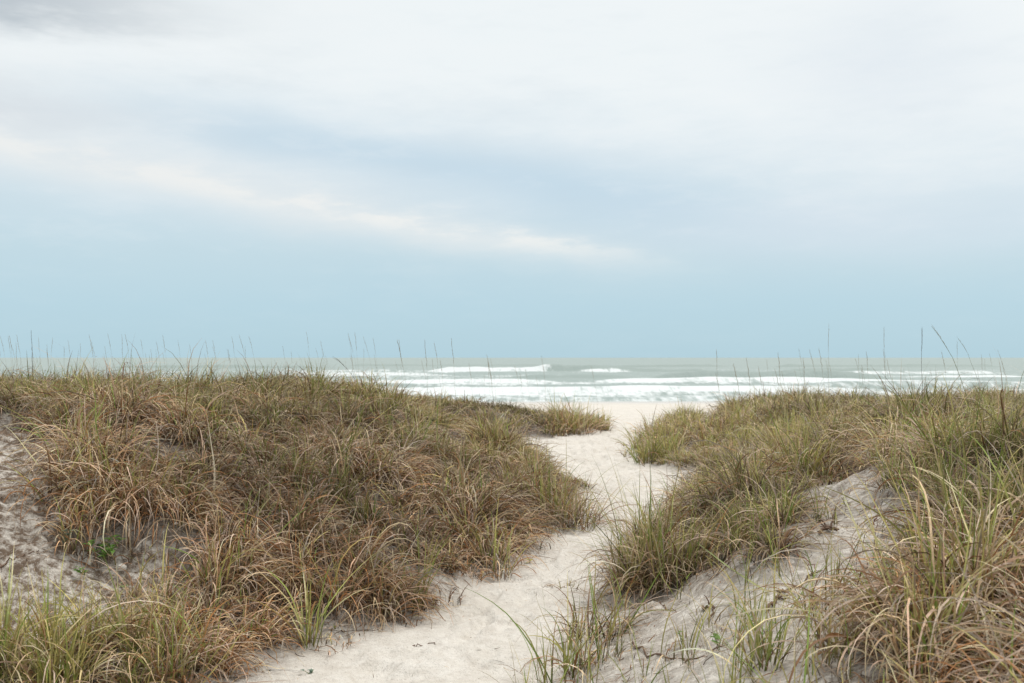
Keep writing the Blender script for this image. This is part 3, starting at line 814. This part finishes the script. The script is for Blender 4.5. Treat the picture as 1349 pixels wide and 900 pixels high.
twig([(1034, 786), (1062, 770), (1082, 756)], 'thin brown root running uphill from the broken root chunk', .005, fork=2)
twig([(1040, 720), (1062, 745), (1081, 763)], 'thin reddish twig slanting down to the root on the bare slope', .0035, M_RED, rise=.03)
twig([(925, 800), (940, 806), (936, 815)], 'dark bark scrap on the pale sand of the lower slope', .008, wob=.01, fork=2)
twig([(830, 852), (880, 868), (925, 864), (960, 858)], 'long dark root half buried along the lower slope', .005, rise=.004)
twig([(870, 790), (884, 800), (895, 806)], 'small dark hooked twig below the bushy tuft', .0035, fork=1)
twig([(538, 852), (560, 850), (588, 851)], 'thin brown twig lying on the path near the left grass', .0035, rise=.004)
twig([(0, 745), (20, 735), (52, 725)], 'dark root crossing the bare sand at far left', .005, rise=.004)
def upright(px, py, h, label, mat, r=.0035, lean=.05):
    p = hit(px, py); e = empty('withered_plant', p, label, 'plant')
    stalk_parts(e, h, lean, rng.random() * 6.28, .1, r, mat, 0)
    Vs, Fs = [], []
    k = 0
    for i in range(5):
        a = rng.random() * 6.283; c = np.array([0, 0, h * rng.uniform(.3, .8)])
        v, f = leaf_shape(c, np.array([math.cos(a) * .6, math.sin(a) * .6, .6]), np.array([0, 0, 1.]), .04, .008)
        Vs += v; Fs += [tuple(q + k for q in ff) for ff in f]; k += len(v)
    mesh_obj('dead_leaves', np.array(Vs), np.array(Fs), mat, e)
upright(1126, 768, .22, 'dark red upright stem on the bare slope beside the curled tuft', M_RED)
upright(1152, 735, .34, 'taller red and green stem at the right border of the bare slope', M_RED, .004)

# ------------------------------------------------------------------ sky
W = bpy.data.worlds.new('World'); SC.world = W; W.use_nodes = True
nt = W.node_tree; N = nt.nodes; L = nt.links; N.clear()
def val(s, v):
    if hasattr(v, 'is_linked'): L.new(v, s)
    else: s.default_value = v
def m_(op, a, b=0., c=0.):
    n = N.new('ShaderNodeMath'); n.operation = op
    val(n.inputs[0], a); val(n.inputs[1], b); val(n.inputs[2], c); return n.outputs[0]
add = lambda a, b: m_('ADD', a, b); sub = lambda a, b: m_('SUBTRACT', a, b); mul = lambda a, b: m_('MULTIPLY', a, b)
def gauss(x, w):
    q = m_('DIVIDE', x, w); return m_('EXPONENT', mul(mul(q, q), -1.))
def sstep(v, a, b, lo=0., hi=1.):
    n = N.new('ShaderNodeMapRange'); n.interpolation_type = 'SMOOTHSTEP'; val(n.inputs[0], v)
    for i, q in enumerate((a, b, lo, hi)): n.inputs[1 + i].default_value = q
    return n.outputs[0]
def mixc(f, a, b):
    x = N.new('ShaderNodeMix'); x.data_type = 'RGBA'; val(x.inputs[0], f)
    for s, v in ((x.inputs[6], a), (x.inputs[7], b)):
        if hasattr(v, 'is_linked'): L.new(v, s)
        else: s.default_value = (*v, 1)
    return x.outputs[2]
tc = N.new('ShaderNodeTexCoord'); sp = N.new('ShaderNodeSeparateXYZ'); L.new(tc.outputs['Generated'], sp.inputs[0])
X, Y, Z = sp.outputs
el = m_('ARCSINE', Z); az = m_('ARCTAN2', X, Y)
def noise(sx, sy, sz, det=5, rough=.55, off=0.):
    mp = N.new('ShaderNodeMapping'); mp.inputs['Scale'].default_value = (sx, sy, sz); mp.inputs['Location'].default_value = (off, off * .7, off * .3)
    mp.inputs['Rotation'].default_value = (0, math.radians(10), 0)
    L.new(tc.outputs['Generated'], mp.inputs[0])
    n = N.new('ShaderNodeTexNoise'); n.inputs['Scale'].default_value = 1; n.inputs['Detail'].default_value = det; n.inputs['Roughness'].default_value = rough
    L.new(mp.outputs[0], n.inputs[0]); return n.outputs[0]
n1 = sub(noise(2.6, 2.6, 9, 5, .5), .5); n2 = sub(noise(6, 6, 26, 5, .6, 4.), .5); n3 = sub(noise(16, 16, 60, 4, .6, 9.), .5)
warp = add(mul(n1, .16), mul(n2, .05))
h = add(add(add(el, mul(warp, sstep(el, .02, .2))), mul(n3, .012)), mul(sstep(el, .05, .16), sstep(az, .1, .42, 0., .05)))
ramp = N.new('ShaderNodeValToRGB'); cr = ramp.color_ramp
stops = [(0, (.475, .675, .77)), (.05, (.505, .70, .80)), (.10, (.57, .735, .815)), (.15, (.67, .795, .865)), (.21, (.80, .88, .92)), (.27, (.92, .965, .975)),
         (.38, (.955, .99, .99)), (.7, (1.0, 1.0, 1.0)), (1.0, (1.0, 1.0, 1.0))]
while len(cr.elements) < len(stops): cr.elements.new(.5)
for e_, (p_, c_) in zip(cr.elements, stops): e_.position = p_; e_.color = (*c_, 1)
L.new(h, ramp.inputs[0])
c = ramp.outputs[0]
db = sub(el, sub(.1185, mul(az, .146)))
# pale blue gap above the bright streak
c = mixc(mul(mul(gauss(sub(db, add(.058, mul(n1, .05))), .030), mul(sstep(az, -.48, -.22), sstep(az, .36, .02))), .75), c, (.55, .71, .825))
# lit left cloud bank and top mass
c = mixc(mul(mul(sstep(add(h, mul(n2, .06)), .20, .30), gauss(sub(az, .02), .30)), .7), c, (.91, .96, .97))
# grey lavender clouds in the upper left, lavender tint on the right
c = mixc(mul(mul(gauss(sub(az, -.50), .17), gauss(sub(el, add(.318, mul(n2, .16))), .036)), .95), c, (.52, .575, .615))
c = mixc(mul(mul(gauss(sub(az, -.50), .14), gauss(sub(el, add(.222, mul(n2, .09))), .022)), .75), c, (.69, .745, .79))
c = mixc(mul(mul(gauss(sub(az, .36), .10), gauss(sub(el, add(.27, mul(n1, .1))), .05)), .55), c, (.76, .83, .89))
c = mixc(mul(mul(gauss(sub(az, .30), .25), gauss(sub(el, add(.125, mul(n2, .05))), .03)), .35), c, (.72, .79, .87))
# cream streak running down to the right
c = mixc(mul(mul(gauss(sub(db, mul(n2, .05)), .022), sstep(az, .26, -.05)), .55), c, (.84, .88, .89))
br = mul(gauss(sub(db, add(mul(n2, .045), mul(n3, .026))), .012), sstep(az, .20, -.05))
c = mixc(mul(br, sstep(add(n2, mul(n3, .9)), -.14, .12, .25, 1.)), c, (.93, .935, .905))
# mottled cloud texture over the whole layer
mot = mul(add(mul(n2, .75), mul(n3, .75)), sstep(el, .03, .22, .12, 1.))
c = mixc(m_('MAXIMUM', mul(mot, .9), 0.), c, (.96, .98, .98))
c = mixc(m_('MAXIMUM', mul(mot, -.5), 0.), c, (.62, .71, .77))
c = mixc(mul(mul(gauss(sub(db, .012), .035), sstep(az, .1, -.3)), .38), c, (.84, .87, .88))
# brighter overcast overhead
c2 = N.new('ShaderNodeVectorMath'); c2.operation = 'SCALE'; L.new(c, c2.inputs[0]); L.new(sstep(el, .42, 1.2, 1., 1.3), c2.inputs['Scale'])
SUN_EL, SUN_AZ = math.radians(66), math.radians(55)      # azimuth from +Y towards +X
sky = N.new('ShaderNodeTexSky'); sky.sky_type = 'NISHITA'; sky.sun_disc = False
sky.sun_elevation = SUN_EL; sky.sun_rotation = SUN_AZ
b1 = N.new('ShaderNodeBackground'); b1.inputs[1].default_value = .08; L.new(sky.outputs[0], b1.inputs[0])
b2 = N.new('ShaderNodeBackground'); b2.inputs[1].default_value = 1.; L.new(c2.outputs[0], b2.inputs[0])
mx = N.new('ShaderNodeMixShader'); mx.inputs[0].default_value = .92
L.new(b1.outputs[0], mx.inputs[1]); L.new(b2.outputs[0], mx.inputs[2])
wo = N.new('ShaderNodeOutputWorld'); L.new(mx.outputs[0], wo.inputs[0])

sl = bpy.data.lights.new('sun', 'SUN'); sl.energy = 1.5; sl.angle = math.radians(11); sl.color = (1, .965, .91)
so = bpy.data.objects.new('sun', sl); COL.objects.link(so)
dv = Vector((math.sin(SUN_AZ) * math.cos(SUN_EL), math.cos(SUN_AZ) * math.cos(SUN_EL), math.sin(SUN_EL)))
so.rotation_euler = dv.to_track_quat('Z', 'Y').to_euler(); so.location = dv * 50

# ------------------------------------------------------------------ camera
cam = bpy.data.cameras.new('camera'); co = bpy.data.objects.new('camera', cam); COL.objects.link(co)
cam.sensor_width = 36; cam.lens = 36 * FPX / 1349; cam.clip_end = 120000; cam.clip_start = .05
co.location = (0, 0, EYE); co.rotation_euler = (math.radians(90) + PITCH, 0, 0)
cam.dof.use_dof = True; cam.dof.focus_distance = 6.0; cam.dof.aperture_fstop = 5.0
SC.camera = co
SC.view_settings.view_transform = 'Standard'; SC.view_settings.look = 'None'
SC.view_settings.exposure = 0; SC.view_settings.gamma = 1; SC.view_settings.use_curve_mapping = False
SC.cycles.max_bounces = 6; SC.cycles.diffuse_bounces = 4; SC.cycles.transmission_bounces = 4
print('blade verts', sum(b.n for b in MASS.values()))
